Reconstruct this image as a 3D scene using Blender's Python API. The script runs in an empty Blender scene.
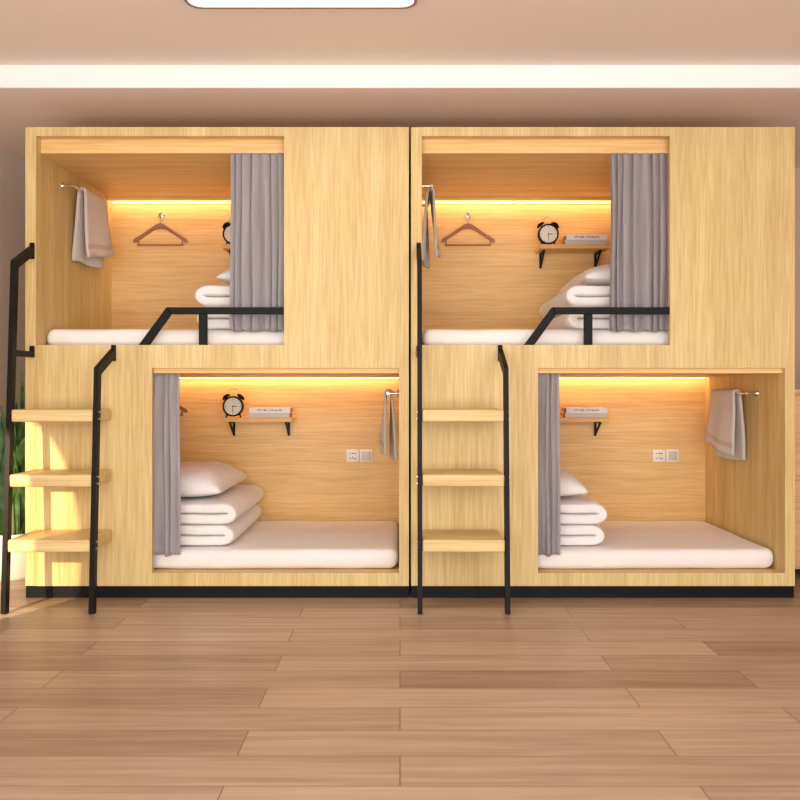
import bpy, bmesh, math, random
from mathutils import Vector, Matrix, noise

sc = bpy.context.scene
COL = sc.collection
PI = math.pi
random.seed(7)

# ------------------------------------------------------------------ materials
def lin(c):
    return tuple(((v/255)/12.92 if v/255 <= .04045 else ((v/255+.055)/1.055)**2.4) for v in c) + (1,)

def new_mat(name):
    m = bpy.data.materials.new(name); m.use_nodes = True
    nt = m.node_tree
    return m, nt, nt.nodes['Principled BSDF']

def plain(name, rgb, rough=.6, metal=0, bump=0, bscale=60, emis=None, estr=0, spec=.5, sheen=0, var=0):
    m, nt, b = new_mat(name)
    b.inputs['Base Color'].default_value = lin(rgb)
    b.inputs['Roughness'].default_value = rough
    b.inputs['Metallic'].default_value = metal
    b.inputs['Specular IOR Level'].default_value = spec
    if sheen:
        b.inputs['Sheen Weight'].default_value = sheen
    if emis:
        b.inputs['Emission Color'].default_value = lin(emis)
        b.inputs['Emission Strength'].default_value = estr
    if bump or var:
        tc = nt.nodes.new('ShaderNodeTexCoord')
        nz = nt.nodes.new('ShaderNodeTexNoise'); nz.inputs['Scale'].default_value = bscale
        nz.inputs['Detail'].default_value = 4
        nt.links.new(tc.outputs['Object'], nz.inputs['Vector'])
        if bump:
            bp = nt.nodes.new('ShaderNodeBump'); bp.inputs['Strength'].default_value = bump
            bp.inputs['Distance'].default_value = .01
            nt.links.new(nz.outputs['Fac'], bp.inputs['Height'])
            nt.links.new(bp.outputs['Normal'], b.inputs['Normal'])
        if var:
            cr = nt.nodes.new('ShaderNodeValToRGB')
            cr.color_ramp.elements[0].position = .3; cr.color_ramp.elements[1].position = .7
            cr.color_ramp.elements[0].color = lin(tuple(max(0, v-var) for v in rgb))
            cr.color_ramp.elements[1].color = lin(tuple(min(255, v+var) for v in rgb))
            nt.links.new(nz.outputs['Fac'], cr.inputs['Fac'])
            nt.links.new(cr.outputs['Color'], b.inputs['Base Color'])
    return m

def wood(name, dark, light, axis='Z', rough=.45, fine=1.0):
    """oak veneer: streaks stretched along one axis"""
    m, nt, b = new_mat(name)
    N = nt.nodes.new; L = nt.links.new
    tc = N('ShaderNodeTexCoord')
    def stretched(s_long, s_across, detail):
        mp = N('ShaderNodeMapping')
        sv = [s_across]*3; sv['XYZ'.index(axis)] = s_long
        mp.inputs['Scale'].default_value = sv
        L(tc.outputs['Object'], mp.inputs['Vector'])
        nz = N('ShaderNodeTexNoise'); nz.inputs['Scale'].default_value = 1
        nz.inputs['Detail'].default_value = detail; nz.inputs['Roughness'].default_value = .6
        nz.inputs['Distortion'].default_value = .3
        L(mp.outputs['Vector'], nz.inputs['Vector'])
        return nz
    a = stretched(.7, 14, 4)
    c = stretched(3.5, 105*fine, 3)
    mx = N('ShaderNodeMix'); mx.data_type = 'FLOAT'; mx.inputs[0].default_value = .55
    L(a.outputs['Fac'], mx.inputs[2]); L(c.outputs['Fac'], mx.inputs[3])
    cr = N('ShaderNodeValToRGB')
    cr.color_ramp.elements[0].position = .36; cr.color_ramp.elements[1].position = .62
    cr.color_ramp.elements[0].color = lin(dark); cr.color_ramp.elements[1].color = lin(light)
    L(mx.outputs[0], cr.inputs['Fac']); L(cr.outputs['Color'], b.inputs['Base Color'])
    b.inputs['Roughness'].default_value = rough
    b.inputs['Specular IOR Level'].default_value = .3
    bp = N('ShaderNodeBump'); bp.inputs['Strength'].default_value = .08; bp.inputs['Distance'].default_value = .002
    L(c.outputs['Fac'], bp.inputs['Height']); L(bp.outputs['Normal'], b.inputs['Normal'])
    return m

def floor_mat():
    m, nt, b = new_mat('floor_planks')
    N = nt.nodes.new; L = nt.links.new
    tc = N('ShaderNodeTexCoord')
    br = N('ShaderNodeTexBrick')
    br.inputs['Scale'].default_value = 1
    br.inputs['Brick Width'].default_value = 1.25; br.inputs['Row Height'].default_value = .19
    br.inputs['Mortar Size'].default_value = .0016; br.offset = .37; br.inputs['Bias'].default_value = 0
    br.inputs['Color1'].default_value = (0, 0, 0, 1); br.inputs['Color2'].default_value = (1, 1, 1, 1)
    br.inputs['Mortar'].default_value = (.5, .5, .5, 1)
    L(tc.outputs['Object'], br.inputs['Vector'])
    mp = N('ShaderNodeMapping'); mp.inputs['Scale'].default_value = (1.6, 32, 1)
    ad = N('ShaderNodeVectorMath'); ad.operation = 'MULTIPLY_ADD'
    L(br.outputs['Color'], ad.inputs[0]); ad.inputs[1].default_value = (7.3, 3.1, 9); L(tc.outputs['Object'], ad.inputs[2])
    L(ad.outputs[0], mp.inputs['Vector'])
    nz = N('ShaderNodeTexNoise'); nz.inputs['Scale'].default_value = 1; nz.inputs['Detail'].default_value = 5
    nz.inputs['Distortion'].default_value = .8
    L(mp.outputs['Vector'], nz.inputs['Vector'])
    mx = N('ShaderNodeMix'); mx.data_type = 'FLOAT'; mx.inputs[0].default_value = .32
    L(nz.outputs['Fac'], mx.inputs[2]); L(br.outputs['Color'], mx.inputs[3])
    cr = N('ShaderNodeValToRGB')
    cr.color_ramp.elements[0].position = .25; cr.color_ramp.elements[1].position = .75
    cr.color_ramp.elements[0].color = lin(FLOOR_D); cr.color_ramp.elements[1].color = lin(FLOOR_L)
    L(mx.outputs[0], cr.inputs['Fac'])
    dk = N('ShaderNodeMix'); dk.data_type = 'RGBA'; dk.inputs[7].default_value = lin((108, 80, 56))
    L(br.outputs['Fac'], dk.inputs[0]); L(cr.outputs['Color'], dk.inputs[6])
    L(dk.outputs[2], b.inputs['Base Color'])
    b.inputs['Roughness'].default_value = .38; b.inputs['Specular IOR Level'].default_value = .4
    return m

FLOOR_D, FLOOR_L = (140, 114, 92), (190, 166, 142)
OAK_D, OAK_L = (193, 162, 102), (223, 199, 142)
M = {}
M['oak_v'] = wood('oak_vertical', OAK_D, OAK_L, 'Z')
M['oak_h'] = wood('oak_horizontal', (214, 172, 108), (240, 204, 143), 'X')  # berth interior oak; warm ambient glow is mixed into its lighter, oranger colour
M['oak_edge'] = wood('oak_step', (198, 166, 108), (226, 201, 146), 'X')
M['floor'] = floor_mat()
M['black'] = plain('black_steel', (12, 11, 11), .5, 0, spec=.18)
M['kick'] = plain('black_plinth', (13, 10, 10), .55, spec=.18)
M['sheet'] = plain('white_sheet', (236, 232, 230), .85, bump=.7, bscale=11, spec=.2, sheen=.2)
M['quilt'] = plain('white_quilt', (235, 231, 229), .85, bump=.35, bscale=16, spec=.2, sheen=.2)
M['curtain'] = plain('grey_curtain', (198, 194, 198), .85, bump=.1, bscale=400, spec=.2, sheen=.2)
M['towel'] = plain('beige_towel', (226, 216, 206), .95, bump=.8, bscale=260, spec=.1, sheen=.5, var=8)
M['towel_hem'] = plain('towel_hem', (208, 196, 184), .95, bump=.3, bscale=400, spec=.1)
M['chrome'] = plain('chrome', (215, 212, 208), .18, 1)
M['led'] = plain('led_strip', (255, 226, 150), .5, emis=(255, 232, 158), estr=1.35)
M['white_plastic'] = plain('white_plastic', (240, 235, 230), .4)
M['grey_plastic'] = plain('grey_plastic', (205, 198, 192), .4)
M['dark'] = plain('dark_slot', (45, 40, 38), .6)
M['dial'] = plain('clock_dial', (238, 232, 214), .5)
M['hanger'] = wood('walnut_hanger', (146, 98, 72), (180, 128, 98), 'X', .4)
M['shelf'] = wood('oak_shelf', (218, 168, 104), (238, 196, 132), 'X')
M['cover_white'] = plain('book_cover_white', (240, 236, 232), .5)
M['cover_grey'] = plain('book_cover_grey', (206, 200, 196), .5)
M['pages'] = plain('book_pages', (176, 128, 82), .8, var=14, bscale=90)
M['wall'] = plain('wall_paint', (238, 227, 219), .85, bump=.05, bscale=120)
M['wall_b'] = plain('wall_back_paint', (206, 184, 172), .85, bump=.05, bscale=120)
M['ceil'] = plain('ceiling_paint', (236, 224, 215), .9)
M['soffit'] = plain('soffit_paint', (244, 229, 220), .9)
M['fascia'] = plain('white_fascia', (252, 250, 248), .7)
M['lamp'] = plain('lamp_diffuser', (255, 252, 246), .5, emis=(255, 250, 242), estr=1.5)
M['lamp_rim'] = plain('lamp_rim', (150, 125, 108), .5)
M['leaf'] = plain('palm_leaf', (62, 104, 48), .45, var=30, bscale=14)
M['stalk'] = plain('palm_stalk', (132, 138, 92), .5)
M['pot'] = plain('white_planter', (238, 234, 228), .5)
M['soil'] = plain('soil', (60, 46, 36), .95, bump=1, bscale=80)
M['sideboard'] = wood('sideboard_oak', (205, 160, 112), (228, 188, 142), 'X')

# ------------------------------------------------------------------ helpers
def add_box(bm, x0, x1, y0, y1, z0, z1, bev=0, seg=2):
    r = bmesh.ops.create_cube(bm, size=1)
    vs = r['verts']
    for v in vs:
        v.co = Vector((x0+(v.co.x+.5)*(x1-x0), y0+(v.co.y+.5)*(y1-y0), z0+(v.co.z+.5)*(z1-z0)))
    if bev:
        es = list({e for v in vs for e in v.link_edges})
        bmesh.ops.bevel(bm, geom=es, offset=bev, segments=seg, affect='EDGES', profile=.5)

def box(*a, **k):
    bm = bmesh.new(); add_box(bm, *a, **k); return bm

def add_cyl(bm, p, q, r0, r1=None, n=16):
    p, q = Vector(p), Vector(q)
    d = q-p
    rot = d.to_track_quat('Z', 'Y').to_matrix().to_4x4()
    bmesh.ops.create_cone(bm, cap_ends=True, segments=n, radius1=r0, radius2=r0 if r1 is None else r1,
                          depth=d.length, matrix=Matrix.Translation((p+q)/2) @ rot)

def cyl(*a, **k):
    bm = bmesh.new(); add_cyl(bm, *a, **k); return bm

def sweep(path, r, n=8, closed=False):
    """round tube through points"""
    bm = bmesh.new()
    pts = [Vector(p) for p in path]
    rings = []
    ref = None
    for i, p in enumerate(pts):
        t = (pts[min(i+1, len(pts)-1)]-pts[max(i-1, 0)]).normalized()
        if ref is None:
            ref = Vector((0, 0, 1)) if abs(t.z) < .9 else Vector((1, 0, 0))
        a = (ref - t*ref.dot(t)).normalized(); b = t.cross(a); ref = a
        rr = r if not callable(r) else r(i/(len(pts)-1))
        rings.append([bm.verts.new(p+a*math.cos(2*PI*k/n)*rr+b*math.sin(2*PI*k/n)*rr) for k in range(n)])
    for i in range(len(rings)-1):
        for k in range(n):
            bm.faces.new((rings[i][k], rings[i][(k+1) % n], rings[i+1][(k+1) % n], rings[i+1][k]))
    bm.faces.new(rings[0][::-1]); bm.faces.new(rings[-1])
    return bm

def rbox(x0, x1, y0, y1, z0, z1, r, n=(24, 16, 6), rough=0, rs=6, seed=0):
    """soft box, rounded by r, with a little cloth unevenness"""
    bm = bmesh.new()
    c = Vector(((x0+x1)/2, (y0+y1)/2, (z0+z1)/2)); h = Vector(((x1-x0)/2, (y1-y0)/2, (z1-z0)/2))
    key = {}
    def tcoord(i, m, half):
        # more rows inside the rounded rim
        t = i/m*2-1
        return math.copysign(1-(1-abs(t))**1.6, t)*half
    def vert(i, j, k):
        if (i, j, k) in key: return key[(i, j, k)]
        p = Vector((tcoord(i, n[0], h.x), tcoord(j, n[1], h.y), tcoord(k, n[2], h.z)))
        q = Vector([max(-h[a]+r, min(h[a]-r, p[a])) for a in range(3)])
        d = p-q
        if d.length > 1e-9:
            m = max(abs(d.x), abs(d.y), abs(d.z))
            p = q+d.normalized()*m
        if rough:
            w = noise.noise_vector(p*rs+Vector((seed, seed*1.7, 0)))
            p = p+w*rough
        p.z = max(-h.z, min(h.z, p.z)); p.x = max(-h.x, min(h.x, p.x)); p.y = max(-h.y, min(h.y, p.y))
        key[(i, j, k)] = bm.verts.new(c+p)
        return key[(i, j, k)]
    def quad(*ids):
        bm.faces.new([vert(*i) for i in ids])
    for i in range(n[0]):
        for j in range(n[1]):
            quad((i, j, 0), (i, j+1, 0), (i+1, j+1, 0), (i+1, j, 0))
            quad((i, j, n[2]), (i+1, j, n[2]), (i+1, j+1, n[2]), (i, j+1, n[2]))
    for i in range(n[0]):
        for k in range(n[2]):
            quad((i, 0, k), (i+1, 0, k), (i+1, 0, k+1), (i, 0, k+1))
            quad((i, n[1], k), (i, n[1], k+1), (i+1, n[1], k+1), (i+1, n[1], k))
    for j in range(n[1]):
        for k in range(n[2]):
            quad((0, j, k), (0, j, k+1), (0, j+1, k+1), (0, j+1, k))
            quad((n[0], j, k), (n[0], j+1, k), (n[0], j+1, k+1), (n[0], j, k+1))
    return bm

def origin(o):
    v = Vector((0, 0, 0))
    while o:
        v += o.location; o = o.parent
    return v

def obj(name, bm, mat, parent=None, loc=None, smooth=False):
    """one mesh object; the mesh is given in world space"""
    base = Vector(loc) if loc is not None else (origin(parent) if parent else Vector((0, 0, 0)))
    bmesh.ops.translate(bm, verts=bm.verts, vec=-base)
    bmesh.ops.recalc_face_normals(bm, faces=bm.faces)
    me = bpy.data.meshes.new(name); bm.to_mesh(me); bm.free()
    me.materials.append(mat)
    if smooth:
        for p in me.polygons: p.use_smooth = True
        if smooth == 'auto': me.set_sharp_from_angle(angle=math.radians(40))
    o = bpy.data.objects.new(name, me); COL.objects.link(o)
    if parent: o.parent = parent
    if loc is not None: o.location = base - (origin(parent) if parent else Vector((0, 0, 0)))
    return o

def tag(o, label, cat, group=None):
    o['label'] = label; o['category'] = cat
    if group: o['group'] = group
    return o

def thing(name, loc, label, cat, group=None):
    o = bpy.data.objects.new(name, None); o.empty_display_size = .05
    COL.objects.link(o); o.location = loc
    return tag(o, label, cat, group)

def struct(name, bm, mat):
    o = obj(name, bm, mat); o['kind'] = 'structure'; return o

def dup(root, off, label):
    def cp(o, parent):
        c = o.copy(); COL.objects.link(c); c.parent = parent
        for ch in list(o.children): cp(ch, c)
        return c
    r = cp(root, None); r.location = root.location + Vector(off); r['label'] = label
    return r

DX = 1.930                       # second bunk stands this far along the wall

# ------------------------------------------------------------------ room
struct('floor', box(-3.6, 3.6, -5.5, 1.5, -.05, 0), M['floor'])
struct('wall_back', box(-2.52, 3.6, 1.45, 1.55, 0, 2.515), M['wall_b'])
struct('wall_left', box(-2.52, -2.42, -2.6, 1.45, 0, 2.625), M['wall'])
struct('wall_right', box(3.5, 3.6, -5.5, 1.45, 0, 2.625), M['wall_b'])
struct('ceiling', box(-3.6, 3.6, -5.5, 1.55, 2.625, 2.70), M['ceil'])
struct('trim_1', box(-2.42, 3.5, -.095, 1.45, 2.515, 2.625), M['soffit'])
struct('trim_2', box(-2.42, 3.5, -.11, -.095, 2.514, 2.6245), M['fascia'])

# recessed ceiling light with rounded corners
def rrect(x0, x1, y0, y1, r, z, n=8):
    pts = []
    for cx, cy, a0 in ((x1-r, y1-r, 0), (x0+r, y1-r, 90), (x0+r, y0+r, 180), (x1-r, y0+r, 270)):
        for k in range(n+1):
            a = math.radians(a0+90*k/n)
            pts.append(Vector((cx+r*math.cos(a), cy+r*math.sin(a), z)))
    return pts
def rring(o, i, z0, z1):
    bm = bmesh.new()
    A = [[bm.verts.new((p.x, p.y, z)) for p in ps] for ps, z in ((o, z0), (o, z1), (i, z1), (i, z0))]
    n = len(o)
    for r in range(4):
        for k in range(n):
            bm.faces.new((A[r][k], A[r][(k+1) % n], A[(r+1) % 4][(k+1) % n], A[(r+1) % 4][k]))
    return bm
def rplate(ps, z0, z1):
    bm = bmesh.new()
    a = [bm.verts.new((p.x, p.y, z0)) for p in ps]; b = [bm.verts.new((p.x, p.y, z1)) for p in ps]
    n = len(ps)
    bm.faces.new(a[::-1]); bm.faces.new(b)
    for k in range(n): bm.faces.new((a[k], a[(k+1) % n], b[(k+1) % n], b[k]))
    return bm
lt = thing('ceiling_light', (-.4, -1.3, 2.625), 'white rounded ceiling light set flush in the ceiling above the bunks', 'ceiling light')
obj('frame', rring(rrect(-.868, .068, -1.75, -.778, .06, 0), rrect(-.856, .056, -1.738, -.79, .055, 0), 2.608, 2.625), M['lamp_rim'], lt)
obj('diffuser', rplate(rrect(-.856, .056, -1.738, -.79, .055, 0), 2.611, 2.625), M['lamp'], lt)

# ------------------------------------------------------------------ bunk
X0, X1, XI0, XI1 = -1.875, .044, -1.82, -.005
YB = 1.15
def grid_panel(xs, zs, hole, y0, y1):
    bm = bmesh.new(); key = {}
    def v(i, k, y):
        if (i, k, y) not in key: key[(i, k, y)] = bm.verts.new((xs[i], y, zs[k]))
        return key[(i, k, y)]
    nx, nz = len(xs)-1, len(zs)-1
    solid = lambda i, k: 0 <= i < nx and 0 <= k < nz and not hole(i, k)
    for i in range(nx):
        for k in range(nz):
            if not solid(i, k): continue
            bm.faces.new((v(i, k, y0), v(i+1, k, y0), v(i+1, k+1, y0), v(i, k+1, y0)))
            bm.faces.new((v(i, k, y1), v(i, k+1, y1), v(i+1, k+1, y1), v(i+1, k, y1)))
            for (di, dk, a, b) in ((-1, 0, (i, k), (i, k+1)), (1, 0, (i+1, k), (i+1, k+1)), (0, -1, (i, k), (i+1, k)), (0, 1, (i, k+1), (i+1, k+1))):
                if not solid(i+di, k+dk):
                    bm.faces.new((v(*a, y0), v(*b, y0), v(*b, y1), v(*a, y1)))
    return bm

ZU_CEIL, ZL_CEIL = 2.24, 1.125
bunk = thing('capsule_bunk_bed', (-.915, .6, 0), 'pale oak two-tier capsule bunk standing next to the green potted plant', 'bunk bed', 'capsule bunks')
obj('front_panel', grid_panel([XI0, -1.24, -.58, XI1, X1], [.06, .125, 1.15, 1.265, 2.31, 2.355],
    lambda i, k: (k == 1 and i in (1, 2)) or (k == 3 and i in (0, 1)), 0, .03), M['oak_v'], bunk)
obj('side_panel', box(X0, XI0, 0, 1.18, .06, 2.355, bev=.002, seg=1), M['oak_v'], bunk)
obj('side_panel', box(XI1, X1, .03, 1.18, .06, 2.355), M['oak_v'], bunk)
obj('back_panel', box(XI0, XI1, YB, 1.18, .06, 2.31), M['oak_h'], bunk)
obj('top_panel', box(XI0, XI1, .03, 1.18, 2.31, 2.355), M['oak_h'], bunk)
obj('ceiling_panel', box(XI0, XI1, .06, YB-.06, ZU_CEIL, 2.31), M['oak_h'], bunk)
obj('bed_base', box(XI0, XI1, .03, YB-.06, ZL_CEIL, 1.25), M['oak_h'], bunk)
obj('bed_base', box(XI0, XI1, YB-.06, YB, 1.21, 1.25), M['oak_h'], bunk)
obj('light_cove', box(XI0, XI1, YB-.072, YB-.0605, ZU_CEIL-.018, ZU_CEIL), M['oak_h'], bunk)
obj('light_cove', box(XI0, XI1, YB-.072, YB-.0605, ZL_CEIL-.006, ZL_CEIL), M['oak_h'], bunk)
obj('bed_base', box(XI0, XI1, .03, YB, .06, .12), M['oak_h'], bunk)
obj('plinth', box(X0+.002, X1-.002, .006, 1.17, 0, .06), M['kick'], bunk)['label'] = 'black base plinth'

LED_W = 3.7
# LED strips along the top of the back wall of each berth
def led(z, label):
    t = thing('led_strip', (-.9, YB, z), label, 'light strip', 'warm light strips')
    obj('light_bar', box(XI0+.004, XI1-.004, YB-.007, YB-.0005, z, z+.011), M['led'], t)
    obj('channel', box(XI0+.004, XI1-.004, YB-.011, YB-.0005, z+.0112, z+.014), M['oak_h'], t)
    for dx in (0, DX):              # the lamp proper, up in the slot behind the ceiling edge
        l = bpy.data.lights.new('strip_lamp', 'AREA'); l.shape = 'RECTANGLE'; l.size = XI1-XI0-.02; l.size_y = .012
        l.energy = LED_W; l.color = lin((255, 206, 152))[:3]
        o = bpy.data.objects.new('strip_lamp', l); COL.objects.link(o)
        o.location = ((XI0+XI1)/2+dx, YB-.05, z+.05); o.rotation_euler = (math.radians(12), 0, 0)
    return t
led_u = led(ZU_CEIL-.024, 'warm light strip along the upper berth ceiling, bunk next to the potted plant')
led_l = led(ZL_CEIL-.016, 'warm light strip along the lower berth ceiling, bunk next to the potted plant')

# ------------------------------------------------------------------ ladder
def bar_poly(pts, w, x0, x1):
    """flat bar following a Y-Z polyline (mitred), extruded along X"""
    P = [Vector((0, y, z)) for y, z in pts]
    Ls, Rs = [], []
    for i, p in enumerate(P):
        ds = []
        if i > 0: ds.append((P[i]-P[i-1]).normalized())
        if i < len(P)-1: ds.append((P[i+1]-P[i]).normalized())
        ns = [Vector((0, -d.z, d.y)) for d in ds]
        n = sum(ns, Vector()).normalized(); s = w/2/max(.3, n.dot(ns[0]))
        Ls.append(p+n*s); Rs.append(p-n*s)
    bm = bmesh.new()
    def at(p, x): return bm.verts.new((x, p.y, p.z))
    A = [(at(l, x0), at(r, x0), at(l, x1), at(r, x1)) for l, r in zip(Ls, Rs)]
    for a, b in zip(A, A[1:]):
        bm.faces.new((a[0], b[0], b[1], a[1])); bm.faces.new((a[2], a[3], b[3], b[2]))
        bm.faces.new((a[0], a[2], b[2], b[0])); bm.faces.new((a[1], b[1], b[3], a[3]))
    bm.faces.new((A[0][0], A[0][1], A[0][3], A[0][2])); bm.faces.new((A[-1][0], A[-1][2], A[-1][3], A[-1][1]))
    es = [e for e in bm.edges if e.calc_face_angle(0) > .6]
    bmesh.ops.bevel(bm, geom=es, offset=.002, segments=1, affect='EDGES')
    return bm

XA, XB = -1.837, -1.430           # the two handrails
STEPS = (.343, .645, .948)
def rail_y(z): return -.205 - .105*(1.635-z)/1.635
lad = thing('ladder', (-1.63, -.15, 0), 'oak-step ladder with black handrails on the bunk next to the potted plant', 'ladder', 'bunk ladders')
def handrail(x, ztop, zmount):
    zb = ztop-.125
    rb = obj('handrail', bar_poly([(-.012, ztop-.03), (rail_y(zb), zb), (-.31, 0.003)], .044, x-.011, x+.011), M['black'], lad)
    obj('mounting_plate', box(x-.011, x+.011, -.014, -.0005, ztop-.07, ztop+.01, bev=.002, seg=1), M['black'], rb)
    obj('bolt', cyl((x, -.014, ztop-.004), (x, -.018, ztop-.004), .006), M['kick'], rb)
    if zmount:
        obj('mounting_arm', box(x-.011, x+.011, rail_y(zmount)+.021, -.012, zmount-.012, zmount+.016), M['black'], rb)
        obj('mounting_plate', box(x-.011, x+.011, -.014, -.0005, zmount-.012, zmount+.045, bev=.002, seg=1), M['black'], rb)
    sgn = 1 if x > -1.6 else -1
    for zt in STEPS:
        for dz in (-.012, -.044):
            y = rail_y(zt+dz)
            obj('bolt', cyl((x+sgn*.011, y, zt+dz), (x+sgn*.0145, y, zt+dz), .0055, n=10), M['chrome'], rb)
handrail(XA, 1.765, 1.215)
handrail(XB, 1.255, 0)
for zt in STEPS:
    obj('step', box(XA+.0115, XB-.0115, rail_y(zt-.03)-.02, -.001, zt-.058, zt, bev=.008, seg=3), M['oak_edge'], lad, smooth='auto')

# ------------------------------------------------------------------ guard rail of the upper berth
gr = thing('guard_rail', (-.9, .015, 1.265), 'black steel guard rail on the upper berth of the bunk next to the potted plant', 'guard rail', 'guard rails')
def flat_poly(pts, y0, y1):
    bm = bmesh.new()
    a = [bm.verts.new((x, y0, z)) for x, z in pts]; b = [bm.verts.new((x, y1, z)) for x, z in pts]
    n = len(pts); bm.faces.new(a); bm.faces.new(b[::-1])
    for k in range(n): bm.faces.new((a[k], a[(k+1) % n], b[(k+1) % n], b[k]))
    bmesh.ops.bevel(bm, geom=list(bm.edges), offset=.002, segments=1, affect='EDGES')
    return bm
obj('top_bar', flat_poly([(-1.168, 1.454), (-.581, 1.454), (-.581, 1.42), (-1.147, 1.42)], .0, .03), M['black'], gr)
obj('slanted_post', flat_poly([(-1.308, 1.2655), (-1.169, 1.4535), (-1.148, 1.4195), (-1.258, 1.2655)], .0, .03), M['black'], gr)
obj('post', box(-1.007, -.967, .0, .03, 1.2655, 1.42, bev=.002, seg=1), M['black'], gr)

# ------------------------------------------------------------------ bedding
def mattress(z0, z1, label, xe=XI1-.004, seed=0):
    o = obj('mattress', rbox(XI0+.004, xe, .088, YB-.02, z0, z1, .045, (70, 30, 10), .006, 5, seed), M['sheet'], None, loc=(-.915, .6, z0), smooth=True)
    return tag(o, label, 'mattress', 'white mattresses')
mat_u = mattress(1.2508, 1.352, 'white mattress in the upper berth, bunk next to the potted plant', seed=3)
mat_l = mattress(.1208, .225, 'white mattress in the lower berth, bunk next to the potted plant', seed=9)

def ufold(xr, xl, zc, t, y0, y1, seed, zmin=-9):
    """thick quilt folded once: a slab swept along a sideways U whose bend is at xr"""
    s = 1 if xr > xl else -1
    h = t/2
    path = []
    n = 16
    for i in range(n+1): path.append((xl+(xr-s*t-xl)*i/n, zc-h, 0, -1))
    m = 12
    for i in range(1, m):
        a = -PI/2+PI*i/m
        path.append((xr-s*t+s*t*.55*math.cos(a)+s*.45*h*math.cos(a), zc+h*math.sin(a), math.cos(a)*s, math.sin(a)))
    for i in range(n+1): path.append((xr-s*t+(xl-xr+s*t)*i/n, zc+h, 0, 1))
    bm = bmesh.new(); rings = []
    yc, hy = (y0+y1)/2, (y1-y0)/2
    K = 56
    N = len(path)
    for i, (x, z, nx, nz) in enumerate(path):
        e = min(i, N-1-i)
        sc_ = 1 if e > 3 else (.35, .75, .92, .98)[e]
        ring = []
        for k in range(K):
            a = 2*PI*k/K
            ca, sa = math.cos(a), math.sin(a)
            yy = math.copysign(abs(ca)**(.13), ca)*hy
            tt = math.copysign(abs(sa)**(.38), sa)*h*1.02*sc_
            p = Vector((x+nx*tt, yc+yy, z+nz*tt))
            w = noise.noise_vector(p*9+Vector((seed, 0, seed)))
            p += Vector((w.x*.008, w.y*.01, w.z*.004))
            p.z = max(p.z, zmin)
            ring.append(bm.verts.new(p))
        rings.append(ring)
    for i in range(N-1):
        for k in range(K):
            bm.faces.new((rings[i][k], rings[i][(k+1) % K], rings[i+1][(k+1) % K], rings[i+1][k]))
    bm.faces.new(rings[0][::-1]); bm.faces.new(rings[-1])
    return bm

def quilt(z0, xr, xl, label, t=.0565):
    q = thing('folded_quilt', ((xr+xl)/2, .6, z0), label, 'quilt', 'folded white quilts')
    s = 1 if xr > xl else -1
    obj('lower_fold', ufold(xr-s*.006, xl, z0+t, t, 0.17, 1.10, 2, z0), M['quilt'], q, smooth=True)
    obj('upper_fold', ufold(xr+s*.004, xl, z0+3*t, t, .165, 1.10, 7, z0+2*t-.002), M['quilt'], q, smooth=True)
    return q
q_l = quilt(.2255, -.868, -1.45, 'folded white quilt piled on the lower berth mattress, bunk next to the potted plant')
q_u = quilt(1.3525, -1.05, -.48, 'folded white quilt piled on the upper berth mattress, bunk next to the potted plant', .0588)

def pillow(x0, x1, y0, y1, z0, h, label, seed, flip=1):
    bm = bmesh.new(); n, m = 34, 44
    cx, cy, hx, hy = (x0+x1)/2, (y0+y1)/2, (x1-x0)/2, (y1-y0)/2
    def P(i, j, side):
        u, v = i/n*2-1, j/m*2-1
        e = (1-abs(u)**2.6)*(1-abs(v)**3.2)
        th = h*.5*max(0, e)**.5
        pull = 1-.07*(1-abs(u))**1*abs(v)**8-.0
        pu = 1-.08*(1-v*v)*abs(u)**6
        z = z0+h*.40+(th*1.18 if side > 0 else -th*.78)
        p = Vector((cx+hx*u*pu, cy+hy*v*pull, z))
        w = noise.noise(Vector((u*2.2, v*3.2, seed)))*.012+abs(noise.noise(Vector((u*4+v*2, v*5-u*2, seed+4))))*-.010
        if side > 0: p.z += w*max(0, e)**.4
        p.z = max(p.z, z0+.0005)
        # the edges sag a little towards what carries it
        p.z -= .018*h/.13*(1-max(0, e)**.3)
        return p
    top = [[bm.verts.new(P(i, j, 1)) for j in range(m+1)] for i in range(n+1)]
    bot = [[top[i][j] if i in (0, n) or j in (0, m) else bm.verts.new(P(i, j, -1)) for j in range(m+1)] for i in range(n+1)]
    for i in range(n):
        for j in range(m):
            bm.faces.new((top[i][j], top[i+1][j], top[i+1][j+1], top[i][j+1]))
            bm.faces.new((bot[i][j], bot[i][j+1], bot[i+1][j+1], bot[i+1][j]))
    o = obj('pillow', bm, M['quilt'], None, loc=(cx, cy, z0), smooth=True)
    return tag(o, label, 'pillow', 'white pillows')
p_l = pillow(-1.46, -.935, .2, 1.04, .2255+.229, .17, 'plump white pillow on the quilt in the lower berth, bunk next to the potted plant', 1)
p_u = pillow(-.965, -.49, .2, 1.04, 1.3525+.238, .14, 'plump white pillow on the quilt in the upper berth, bunk next to the potted plant', 6)

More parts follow.
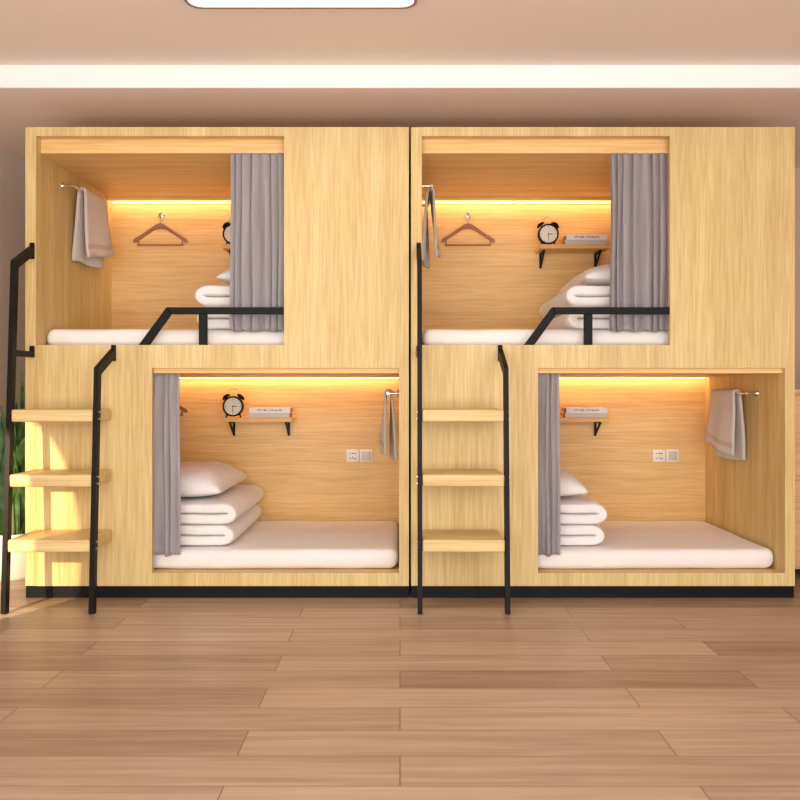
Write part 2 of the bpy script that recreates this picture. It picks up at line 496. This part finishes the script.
# ------------------------------------------------------------------ curtains
def curtain(x0, x1, z0, z1, folds, label, seed):
    bm = bmesh.new(); n, m = folds*22, 40
    rnd = random.Random(seed)
    ph = [rnd.uniform(-.9, .9) for _ in range(folds+2)]
    am = [rnd.uniform(.65, 1.1) for _ in range(folds+2)]
    rows = []
    for j in range(m+1):
        v = j/m                        # 0 top
        row = []
        for i in range(n+1):
            u = i/n
            f = folds*(u+.035*math.sin(2*PI*u*1.5+seed)+.02*math.sin(2*PI*u*3.3+seed*2)-.035*math.sin(seed)-.02*math.sin(seed*2)); f = max(0, min(folds, f)); k = int(min(f, folds-.001)); fr = f-k
            amp = (am[k]*(1-fr)+am[k+1]*fr)
            phase = ph[k]*(1-fr)+ph[k+1]*fr
            s = math.sin(2*PI*f+phase*(.5+.5*v))
            s2 = 1.15-2.1*abs(math.sin(PI*f+phase*.5))**.8
            y = .06+.021*amp*s2*(.75+.25*v)+.004*math.sin(9*v+u*20)
            x = x0+(x1-x0)*u+.007*math.cos(2*PI*f+phase)*amp+.003*math.sin(5*v+k)
            z = z1+(z0-z1)*v
            if j == m: z += .006*math.sin(2*PI*f*.5+phase)
            row.append(bm.verts.new((x, y, z)))
        rows.append(row)
    for j in range(m):
        for i in range(n):
            bm.faces.new((rows[j][i], rows[j+1][i], rows[j+1][i+1], rows[j][i+1]))
    g = bmesh.ops.solidify(bm, geom=list(bm.faces), thickness=.002)
    o = obj('curtain', bm, M['curtain'], None, loc=((x0+x1)/2, .058, z0), smooth=True)
    return tag(o, label, 'curtain', 'grey curtains')
c_u = curtain(-.868, -.565, 1.338, ZU_CEIL-.001, 7, 'grey pleated curtain drawn aside at the upper berth, bunk next to the potted plant', 5)
c_l = curtain(-1.33, -1.122, .203, ZL_CEIL-.001, 5, 'grey pleated curtain drawn aside at the lower berth, bunk next to the potted plant', 11)

# ------------------------------------------------------------------ towel rails and towels
def towel_rail(xw, s, z, label):
    t = thing('towel_rail', (xw, .6, z), label, 'towel rail', 'chrome towel rails')
    xr = xw+s*.06
    obj('bar', sweep([(xr, .335, z), (xr, .86, z)], .0075, 12), M['chrome'], t, smooth='auto')
    for y in (.345, .85):
        p = obj('bracket', cyl((xw+s*.002, y, z), (xr, y, z), .0075), M['chrome'], t, smooth='auto')
        obj('flange', cyl((xw+s*.0005, y, z), (xw+s*.009, y, z), .02, .017, 20), M['chrome'], p, smooth='auto')
    return t
def towel(xw, s, z, y0, y1, front, back, flare, label, seed):
    R = .0168
    prof = []
    nb = 16
    for i in range(nb+1): prof.append((0, i/nb))              # wall side, bottom to top
    for i in range(1, 8): prof.append((1, PI-PI*i/8))
    for i in range(nb+1): prof.append((2, i/nb))              # room side, top to bottom
    ny = 24
    def P(k, t, v, lift=0):
        if k == 1: return Vector((xw+s*(.06+R*math.cos(t)), y0+(y1-y0)*v, z+R*math.sin(t)))
        hang = 1-t if k == 0 else t
        if k == 0:
            d = (.06-R)*(1-hang**.8)+(.010+.048*v)*hang**.8
            L = back
        else:
            d = .06+R+lift+flare*(.15+.85*v**.7)*hang**1.2
            L = front*(1-.16*v)
        d += hang*.006*math.sin(v*9+seed+k)
        y = y0+(y1-y0)*v+hang*.010*math.sin(hang*5+seed+k)
        return Vector((xw+s*max(d, .009), y, z-L*hang+.004*math.sin(v*7+seed)*hang))
    def sheet(prof, lift=0):
        bm = bmesh.new()
        rows = [[bm.verts.new(P(k, t, j/ny, lift)) for k, t in prof] for j in range(ny+1)]
        for j in range(ny):
            for i in range(len(prof)-1):
                bm.faces.new((rows[j][i], rows[j][i+1], rows[j+1][i+1], rows[j+1][i]))
        return bm
    o = obj('towel', sheet(prof), M['towel'], None, loc=(xw+s*.06, (y0+y1)/2, z), smooth=True)
    md = o.modifiers.new('thick', 'SOLIDIFY'); md.thickness = .014; md.offset = 0
    hm = obj('hem_band', sheet([(2, .80+.02*i) for i in range(5)], .0078), M['towel_hem'], o, smooth=True)
    return tag(o, label, 'towel', 'beige towels')
tr_u = towel_rail(XI0, 1, 2.14, 'chrome towel rail in the upper berth, bunk next to the potted plant')
tr_l = towel_rail(XI1, -1, 1.022, 'chrome towel rail in the lower berth, bunk next to the potted plant')
tw_u = towel(XI0, 1, 2.14, .47, .81, .365, .385, .05, 'beige towel hung in the upper berth, bunk next to the potted plant', 0)
tw_l = towel(XI1, -1, 1.022, .47, .81, .35, .375, .035, 'beige towel hung in the lower berth, bunk next to the potted plant', 2)

# ------------------------------------------------------------------ wall shelf, clock, books
SX0, SX1, SY0 = -1.08, -.655, .945
def shelf(z, label):
    t = thing('wall_shelf', ((SX0+SX1)/2, YB, z-.026), label, 'shelf', 'wall shelves')
    obj('shelf_board', box(SX0, SX1, SY0, YB-.0005, z-.026, z, bev=.002, seg=1), M['shelf'], t)
    for x in (-1.045, -.70):
        bm = bmesh.new(); w = .0065
        zt = z-.0262
        pts = [(YB-.001, zt), (YB-.001, zt-.094), (YB-.013, zt-.094), (YB-.013, zt-.03),
               (YB-.013, zt-.012), (SY0+.05, zt-.012), (SY0+.05, zt)]
        a = [bm.verts.new((x-w, y, q)) for y, q in pts]; b = [bm.verts.new((x+w, y, q)) for y, q in pts]
        n = len(pts); bm.faces.new(a); bm.faces.new(b[::-1])
        for k in range(n): bm.faces.new((a[k], a[(k+1) % n], b[(k+1) % n], b[k]))
        br = obj('bracket', bm, M['black'], t)
        obj('brace', bar_poly([(SY0+.065, zt-.010), (YB-.010, zt-.084)], .011, x-w*.8, x+w*.8), M['black'], br)
    return t
ZS_U, ZS_L = 1.926, .872
sh_u = shelf(ZS_U, 'oak wall shelf with black brackets in the upper berth, bunk next to the potted plant')
sh_l = shelf(ZS_L, 'oak wall shelf with black brackets in the lower berth, bunk next to the potted plant')

def clock(z, label):
    cx, cy, r = -1.022, 1.0, .061
    cz = z+.068
    c = thing('alarm_clock', (cx, cy, z), label, 'clock', 'black alarm clocks')
    # drum with a raised rim: lathe about the Y axis
    prof = [(0, .026), (r*.9, .026), (r*1.02, .018), (r*1.04, -.012), (r*1.02, -.026), (r*.90, -.027), (r*.86, -.018), (0, -.018)]
    bm = bmesh.new(); n = 40; rings = []
    for rr, yy in prof:
        rings.append([bm.verts.new((cx+rr*math.cos(2*PI*k/n), cy+yy, cz+rr*math.sin(2*PI*k/n))) for k in range(n)] if rr else [bm.verts.new((cx, cy+yy, cz))])
    for A, B in zip(rings, rings[1:]):
        for k in range(n):
            if len(A) == 1: bm.faces.new((A[0], B[k], B[(k+1) % n]))
            elif len(B) == 1: bm.faces.new((A[k], A[(k+1) % n], B[0]))
            else: bm.faces.new((A[k], A[(k+1) % n], B[(k+1) % n], B[k]))
    obj('case', bm, M['black'], c, smooth='auto')
    d = obj('dial', cyl((cx, cy-.0182, cz), (cx, cy-.0205, cz), r*.86, n=40), M['dial'], c)
    for k in range(12):
        a = 2*PI*k/12; bm = bmesh.new()
        L = .009 if k % 3 == 0 else .005
        add_box(bm, -.001, .001, -.0005, .0005, r*.80-L, r*.80)
        bmesh.ops.transform(bm, matrix=Matrix.Translation((cx, cy-.021, cz)) @ Matrix.Rotation(a, 4, 'Y'), verts=bm.verts)
        obj('hour_mark', bm, M['dark'], d)
    for nm, a, L, w in (('hour_hand', 93, .026, .002), ('minute_hand', 180, .036, .0016)):
        bm = bmesh.new(); add_box(bm, -w, w, -.0006, .0006, -.006, L)
        bmesh.ops.transform(bm, matrix=Matrix.Translation((cx, cy-.0225, cz)) @ Matrix.Rotation(math.radians(a), 4, 'Y'), verts=bm.verts)
        obj(nm, bm, M['dark'], c)
    for s in (-1, 1):
        ax = Vector((s*.62, 0, .78)).normalized()
        p0 = Vector((cx, cy, cz))+ax*(r*1.04)
        bm = bmesh.new(); rg = []
        side = Vector((ax.z, 0, -ax.x)); m = 24
        for h, rr in ((.004, .0275), (.010, .027), (.017, .022), (.022, .013), (.0245, .0)):
            q = p0+ax*h
            rg.append([bm.verts.new(q+side*rr*math.cos(2*PI*k/m)+Vector((0, 1, 0))*rr*math.sin(2*PI*k/m)) for k in range(m)] if rr else [bm.verts.new(q)])
        for A, B in zip(rg, rg[1:]):
            for k in range(m):
                bm.faces.new((A[k], A[(k+1) % m], B[(k+1) % m], B[k]) if len(B) > 1 else (A[k], A[(k+1) % m], B[0]))
        bm.faces.new(rg[0][::-1])
        b_ = obj('bell', bm, M['black'], c, smooth='auto')
        obj('bell_post', cyl(p0-ax*.004, p0+ax*.006, .004, n=10), M['black'], b_)
        f0 = Vector((cx+s*.035, cy, cz-.045))
        obj('foot', cyl(f0, (cx+s*.046, cy, z+.0005), .006, .004, 10), M['black'], c, smooth='auto')
    obj('handle', sweep([(cx+.033*math.cos(a), cy, cz+r+.013+.034*math.sin(a)) for a in [PI*k/16 for k in range(17)]], .002, 8), M['chrome'], c, smooth=True)
    return c
ck_u = clock(ZS_U, 'black twin-bell alarm clock half behind the upper curtain, bunk next to the potted plant')
ck_l = clock(ZS_L, 'black twin-bell alarm clock on the lower shelf, bunk next to the potted plant')

def print_mat():
    m, nt, b = new_mat('spine_print')
    N = nt.nodes.new; L = nt.links.new
    tc = N('ShaderNodeTexCoord'); mp = N('ShaderNodeMapping'); mp.inputs['Scale'].default_value = (150, 1, 60)
    L(tc.outputs['Object'], mp.inputs['Vector'])
    nz = N('ShaderNodeTexNoise'); nz.inputs['Scale'].default_value = 1; nz.inputs['Detail'].default_value = 1
    L(mp.outputs['Vector'], nz.inputs['Vector'])
    cr = N('ShaderNodeValToRGB'); cr.color_ramp.elements[0].position = .44; cr.color_ramp.elements[1].position = .52
    cr.color_ramp.elements[0].color = lin((120, 112, 108)); cr.color_ramp.elements[1].color = lin((236, 232, 228))
    L(nz.outputs['Fac'], cr.inputs['Fac']); L(cr.outputs['Color'], b.inputs['Base Color'])
    return m
M['print'] = print_mat()
def book(x0, x1, y0, y1, z0, z1, cover, label, printed):
    b = thing('book', ((x0+x1)/2, (y0+y1)/2, z0), label, 'book', 'books on the wall shelves')
    bm = bmesh.new(); t = .0025             # cover: a C around the pages, spine to the front
    pts = [(y1, z0), (y0, z0), (y0, z1), (y1, z1), (y1, z1-t), (y0+t, z1-t), (y0+t, z0+t), (y1, z0+t)]
    a = [bm.verts.new((x0, y, z)) for y, z in pts]; c = [bm.verts.new((x1, y, z)) for y, z in pts]
    n = len(pts); bm.faces.new(a); bm.faces.new(c[::-1])
    for k in range(n): bm.faces.new((a[k], a[(k+1) % n], c[(k+1) % n], c[k]))
    obj('cover', bm, cover, b)
    obj('pages', box(x0+.003, x1-.003, y0+t, y1-.004, z0+t, z1-t), M['pages'], b)
    if printed:
        obj('spine_print', box(x0+.05, x1-.045, y0-.0006, y0, z0+.011, z1-.010), M['print'], b)
    return b
def books(z, lab1, lab2):
    lo = book(-.925, -.672, .955, 1.125, z+.0003, z+.028, M['cover_grey'], lab1, False)
    hi = book(-.918, -.668, .953, 1.120, z+.0283, z+.060, M['cover_white'], lab2, True)
    return lo, hi
bk_l = books(ZS_L, 'grey book lying under the white one, lower shelf, bunk next to the potted plant',
             'white book lying on the grey one, lower shelf, bunk next to the potted plant')

# ------------------------------------------------------------------ hooks and hangers
HX, HZ = -1.503, 2.138
def hook(z, label):
    h = thing('wall_hook', (HX, YB, z), label, 'hook', 'chrome wall hooks')
    obj('flange', cyl((HX, YB-.0005, z), (HX, YB-.008, z), .02, .018, 24), M['chrome'], h, smooth='auto')
    obj('peg', sweep([(HX, YB-.006, z), (HX, YB-.03, z), (HX, YB-.042, z+.004), (HX, YB-.048, z+.012)], .007, 12), M['chrome'], h, smooth='auto')
    return h
def hanger(z, label):
    y = YB-.032
    h = thing('clothes_hanger', (HX, y, z-.19), label, 'hanger', 'wooden clothes hangers')
    zt = z-.052                         # neck of the wooden bow
    top = [(-.170, -.112), (-.163, -.100), (-.09, -.055), (-.03, -.012), (0, 0), (.03, -.012), (.09, -.055), (.163, -.100), (.170, -.112)]
    bot = [(.166, -.122), (.155, -.120), (.09, -.076), (.035, -.040), (0, -.034), (-.035, -.040), (-.09, -.076), (-.155, -.120), (-.166, -.122)]
    bm = bmesh.new()
    P = [(HX+x, zt+q) for x, q in top+bot]
    a = [bm.verts.new((x, y-.008, q)) for x, q in P]; b = [bm.verts.new((x, y+.008, q)) for x, q in P]
    n = len(P); m = len(top)
    for V, fl in ((a, False), (b, True)):
        for k in range(m-1):
            f = [V[k], V[k+1], V[n-2-k], V[n-1-k]]
            bm.faces.new(f[::-1] if fl else f)
    for k in range(n): bm.faces.new((a[k], a[(k+1) % n], b[(k+1) % n], b[k]))
    obj('shoulder_bow', bm, M['hanger'], h)
    obj('trouser_bar', cyl((HX-.143, y, zt-.137), (HX+.143, y, zt-.137), .0055, n=12), M['hanger'], h, smooth='auto')
    for s in (-1, 1):
        obj('bar_pin', cyl((HX+s*.138, y, zt-.104), (HX+s*.138, y, zt-.137), .004, n=8), M['hanger'], h, smooth='auto')
    pts = [(HX, y, zt-.004), (HX, y, zt+.022)]
    R = .0165
    pts += [(HX+R*math.cos(a), y, zt+.022+R+R*math.sin(a)) for a in [math.radians(-60+k*15) for k in range(18)]]
    obj('hook', sweep(pts, .002, 8), M['chrome'], h, smooth=True)
    return h
hk_u = hook(HZ, 'round chrome wall hook in the upper berth, bunk next to the potted plant')
hk_l = hook(HZ-1.066, 'round chrome wall hook in the lower berth, bunk next to the potted plant')
hg_u = hanger(HZ, 'brown wooden clothes hanger in the upper berth, bunk next to the potted plant')
hg_l = hanger(HZ-1.066, 'brown clothes hanger peeping out behind the lower curtain, bunk next to the potted plant')

# ------------------------------------------------------------------ socket and switch
def plate(x, label, name, cat):
    z = .626
    t = thing(name, (x, YB, z), label, cat, 'wall plates')
    obj('plate', box(x-.039, x+.039, YB-.009, YB-.0005, z-.039, z+.039, bev=.003, seg=2), M['white_plastic'], t, smooth='auto')
    yf = YB-.0092
    if name == 'power_socket':
        for dx, dz, w, h, ang in ((-.018, .015, .0028, .007, 0), (.0, .015, .006, .006, 0), (.016, .015, .006, .006, 0), (-.016, -.016, .0026, .008, 0), (.009, -.018, .0026, .008, 35), (-.001, -.010, .0026, .008, 0), (.019, -.018, .0026, .008, -35)):
            bm = bmesh.new(); add_box(bm, -w, w, -.0006, .0004, -h/2, h/2)
            bmesh.ops.transform(bm, matrix=Matrix.Translation((x+dx, yf, z+dz)) @ Matrix.Rotation(math.radians(ang), 4, 'Y'), verts=bm.verts)
            obj('slot', bm, M['dark'], t)
    else:
        obj('rocker', box(x-.029, x+.029, yf-.004, yf+.0015, z-.029, z+.029, bev=.002, seg=2), M['grey_plastic'], t, smooth='auto')
    return t
ps = plate(-.298, 'white power socket in the lower berth, bunk next to the potted plant', 'power_socket', 'socket')
sw = plate(-.213, 'white wall switch beside the socket in the lower berth, bunk next to the potted plant', 'light_switch', 'switch')

# ------------------------------------------------------------------ the second bunk: copies with labels of their own
FAR = 'bunk away from the potted plant'
def far(o, label, dx=DX): return dup(o, (dx, 0, 0), label)
far(bunk, 'pale oak two-tier capsule bunk standing away from the green potted plant')
far(led_u, 'warm light strip along the upper berth ceiling, '+FAR)
far(led_l, 'warm light strip along the lower berth ceiling, '+FAR)
far(lad, 'oak-step ladder with black handrails on the '+FAR)
far(gr, 'black steel guard rail on the upper berth of the '+FAR)
far(mat_u, 'white mattress in the upper berth, '+FAR); far(mat_l, 'white mattress in the lower berth, '+FAR)
far(q_u, 'folded white quilt piled on the upper berth mattress, '+FAR)
far(q_l, 'folded white quilt piled on the lower berth mattress, '+FAR)
far(p_u, 'plump white pillow on the quilt in the upper berth, '+FAR)
far(p_l, 'plump white pillow on the quilt in the lower berth, '+FAR)
far(c_u, 'grey pleated curtain drawn aside at the upper berth, '+FAR)
far(c_l, 'grey pleated curtain drawn aside at the lower berth, '+FAR)
far(tr_u, 'chrome towel rail in the upper berth, '+FAR); far(tr_l, 'chrome towel rail in the lower berth, '+FAR)
far(tw_u, 'beige towel hung in the upper berth, '+FAR); far(tw_l, 'beige towel hung in the lower berth, '+FAR)
far(sh_u, 'oak wall shelf with black brackets in the upper berth, '+FAR)
far(sh_l, 'oak wall shelf with black brackets in the lower berth, '+FAR)
far(ck_u, 'black twin-bell alarm clock on the upper shelf, '+FAR)
far(ck_l, 'black twin-bell alarm clock half behind the lower curtain, '+FAR)
far(bk_l[0], 'grey book lying under the white one, lower shelf, '+FAR)
far(bk_l[1], 'white book lying on the grey one, lower shelf, '+FAR)
dup(bk_l[0], (DX, 0, ZS_U-ZS_L), 'grey book lying under the white one, upper shelf, '+FAR)
dup(bk_l[1], (DX, 0, ZS_U-ZS_L), 'white book lying on the grey one, upper shelf, '+FAR)
far(hk_u, 'round chrome wall hook in the upper berth, '+FAR)
far(hg_u, 'brown wooden clothes hanger in the upper berth, '+FAR)
far(ps, 'white power socket in the lower berth, '+FAR)
far(sw, 'white wall switch beside the socket in the lower berth, '+FAR)

# ------------------------------------------------------------------ plant in the gap by the left wall
PX, PY = -2.17, .52
pl = thing('potted_plant', (PX, PY, 0), 'green strap-leaved plant in a white planter between wall and bunk', 'plant')
bm = bmesh.new()
prof = [(.0, 0), (.13, 0), (.15, .02), (.185, .24), (.185, .255), (.168, .255), (.16, .20), (0, .20)]
rings = []; n = 36
for r, z in prof:
    rings.append([bm.verts.new((PX+r*math.cos(2*PI*k/n), PY+r*math.sin(2*PI*k/n), z)) for k in range(n)] if r else [bm.verts.new((PX, PY, z))])
for A, B in zip(rings, rings[1:]):
    for k in range(n):
        if len(A) == 1: bm.faces.new((A[0], B[(k+1) % n], B[k]))
        elif len(B) == 1: bm.faces.new((A[k], A[(k+1) % n], B[0]))
        else: bm.faces.new((A[k], A[(k+1) % n], B[(k+1) % n], B[k]))
obj('planter', bm, M['pot'], pl, smooth='auto')
obj('soil', cyl((PX, PY, .201), (PX, PY, .222), .157, n=30), M['soil'], pl)
fol = bmesh.new()
rnd = random.Random(4)
for i in range(34):
    ang = rnd.uniform(0, 2*PI); H = rnd.uniform(.45, .98); lean = rnd.uniform(.03, .24); w = rnd.uniform(.022, .042)
    bx_, by_ = PX+rnd.uniform(-.07, .07), PY+rnd.uniform(-.07, .07)
    dx, dy = math.cos(ang), math.sin(ang)
    prev = None; K = 12
    for k in range(K+1):
        t = k/K
        x = bx_+dx*lean*(t**1.6); y = by_+dy*lean*1.6*(t**1.6); z = .22+H*(t-.22*t**4*(lean/.2))
        ww = w*(min(1, .12+t*2.2) if t < .5 else max(.02, 1-((t-.5)/.5)**2))
        sx, sy = -dy*ww, dx*ww
        pts = []
        for q in (-1, 0, 1):
            xx = max(-2.405, min(-1.895, x+sx*q)); zz = z-(.012 if q == 0 else 0)*1
            pts.append(fol.verts.new((xx, y+sy*q, zz)))
        if prev:
            fol.faces.new((prev[0], prev[1], pts[1], pts[0])); fol.faces.new((prev[1], prev[2], pts[2], pts[1]))
        prev = pts
obj('foliage', fol, M['leaf'], pl, smooth=True)
for i in range(6):
    a = rnd.uniform(0, 2*PI)
    obj('stalk', sweep([(PX+.05*math.cos(a)*(1+t*1.2), PY+.05*math.sin(a)*(1+t*1.2), .21+.42*t) for t in (0, .25, .5, .75, 1)], .006, 8), M['stalk'], pl, smooth='auto')

# ------------------------------------------------------------------ sideboard past the far bunk
sb = thing('sideboard', (2.55, .65, 0), 'light wooden sideboard standing past the bunk end by the back wall', 'sideboard')
obj('carcass', box(2.07, 3.05, .42, .9, .06, 1.02), M['sideboard'], sb)
obj('top', box(2.055, 3.065, .40, .91, 1.02, 1.045, bev=.003, seg=2), M['sideboard'], sb)
for z0, z1 in ((.075, .545), (.575, 1.01)):
    for x0, x1 in ((2.075, 2.557), (2.563, 3.045)):
        d = obj('door' if z0 < .3 else 'drawer', box(x0, x1, .40, .4195, z0, z1, bev=.003, seg=2), M['sideboard'], sb)
        obj('knob', cyl(((x0+x1)/2, .40, z1-.08), ((x0+x1)/2, .38, z1-.08), .012, .016), M['black'], d, smooth='auto')
for x in (2.12, 3.0):
    for y in (.46, .86):
        obj('foot', cyl((x, y, .06), (x, y, 0), .02, .016), M['black'], sb, smooth='auto')

# ------------------------------------------------------------------ light
w = bpy.data.worlds.new('world'); sc.world = w; w.use_nodes = True
bg = w.node_tree.nodes['Background']
bg.inputs['Color'].default_value = lin((250, 250, 252)); bg.inputs['Strength'].default_value = 1.0

def area(name, loc, target, sx, sy, power, rgb):
    l = bpy.data.lights.new(name, 'AREA'); l.shape = 'RECTANGLE'; l.size = sx; l.size_y = sy
    l.energy = power; l.color = lin(rgb)[:3]
    o = bpy.data.objects.new(name, l); COL.objects.link(o); o.location = loc
    o.rotation_euler = (Vector(target)-Vector(loc)).to_track_quat('-Z', 'Y').to_euler()
    return o
area('front_fill', (.4, -6.2, 2.0), (.25, 0, 1.2), 6.5, 2.6, 200, (255, 251, 248))  # added soft fill behind the camera for overall exposure; no window stands there
area('ceiling_lamp_light', (-.4, -1.27, 2.59), (-.4, -1.27, 0), .9, .9, 5, (255, 246, 234))
area('ceiling_fill', (0, -4.9, .25), (0, -1.6, 2.6), 4.5, .8, 85, (255, 250, 245))  # added unseen fill aimed upward to brighten ceiling and soffit, not a fixture
s = bpy.data.lights.new('low_sun', 'SPOT'); s.energy = 420; s.color = lin((255, 226, 178))[:3]
s.spot_size = math.radians(30); s.spot_blend = .06; s.shadow_soft_size = .018
so = bpy.data.objects.new('low_sun', s); COL.objects.link(so)
so.scale = (.5, 1, 1)
so.location = (-2.36, -2.25, .98)
so.rotation_euler = (Vector((-1.93, 0, .30))-so.location).to_track_quat('-Z', 'Y').to_euler()

# ------------------------------------------------------------------ camera
cam = bpy.data.cameras.new('camera'); cam.sensor_width = 36; cam.lens = 39.6
cam.shift_y = -.0125
co = bpy.data.objects.new('camera', cam); COL.objects.link(co)
co.location = (0, -4.4, 1.04); co.rotation_euler = (PI/2, 0, 0)
sc.camera = co
sc.view_settings.view_transform = 'Standard'
sc.view_settings.look = 'None'
sc.cycles.use_denoising = True
sc.cycles.max_bounces = 8; sc.cycles.diffuse_bounces = 5
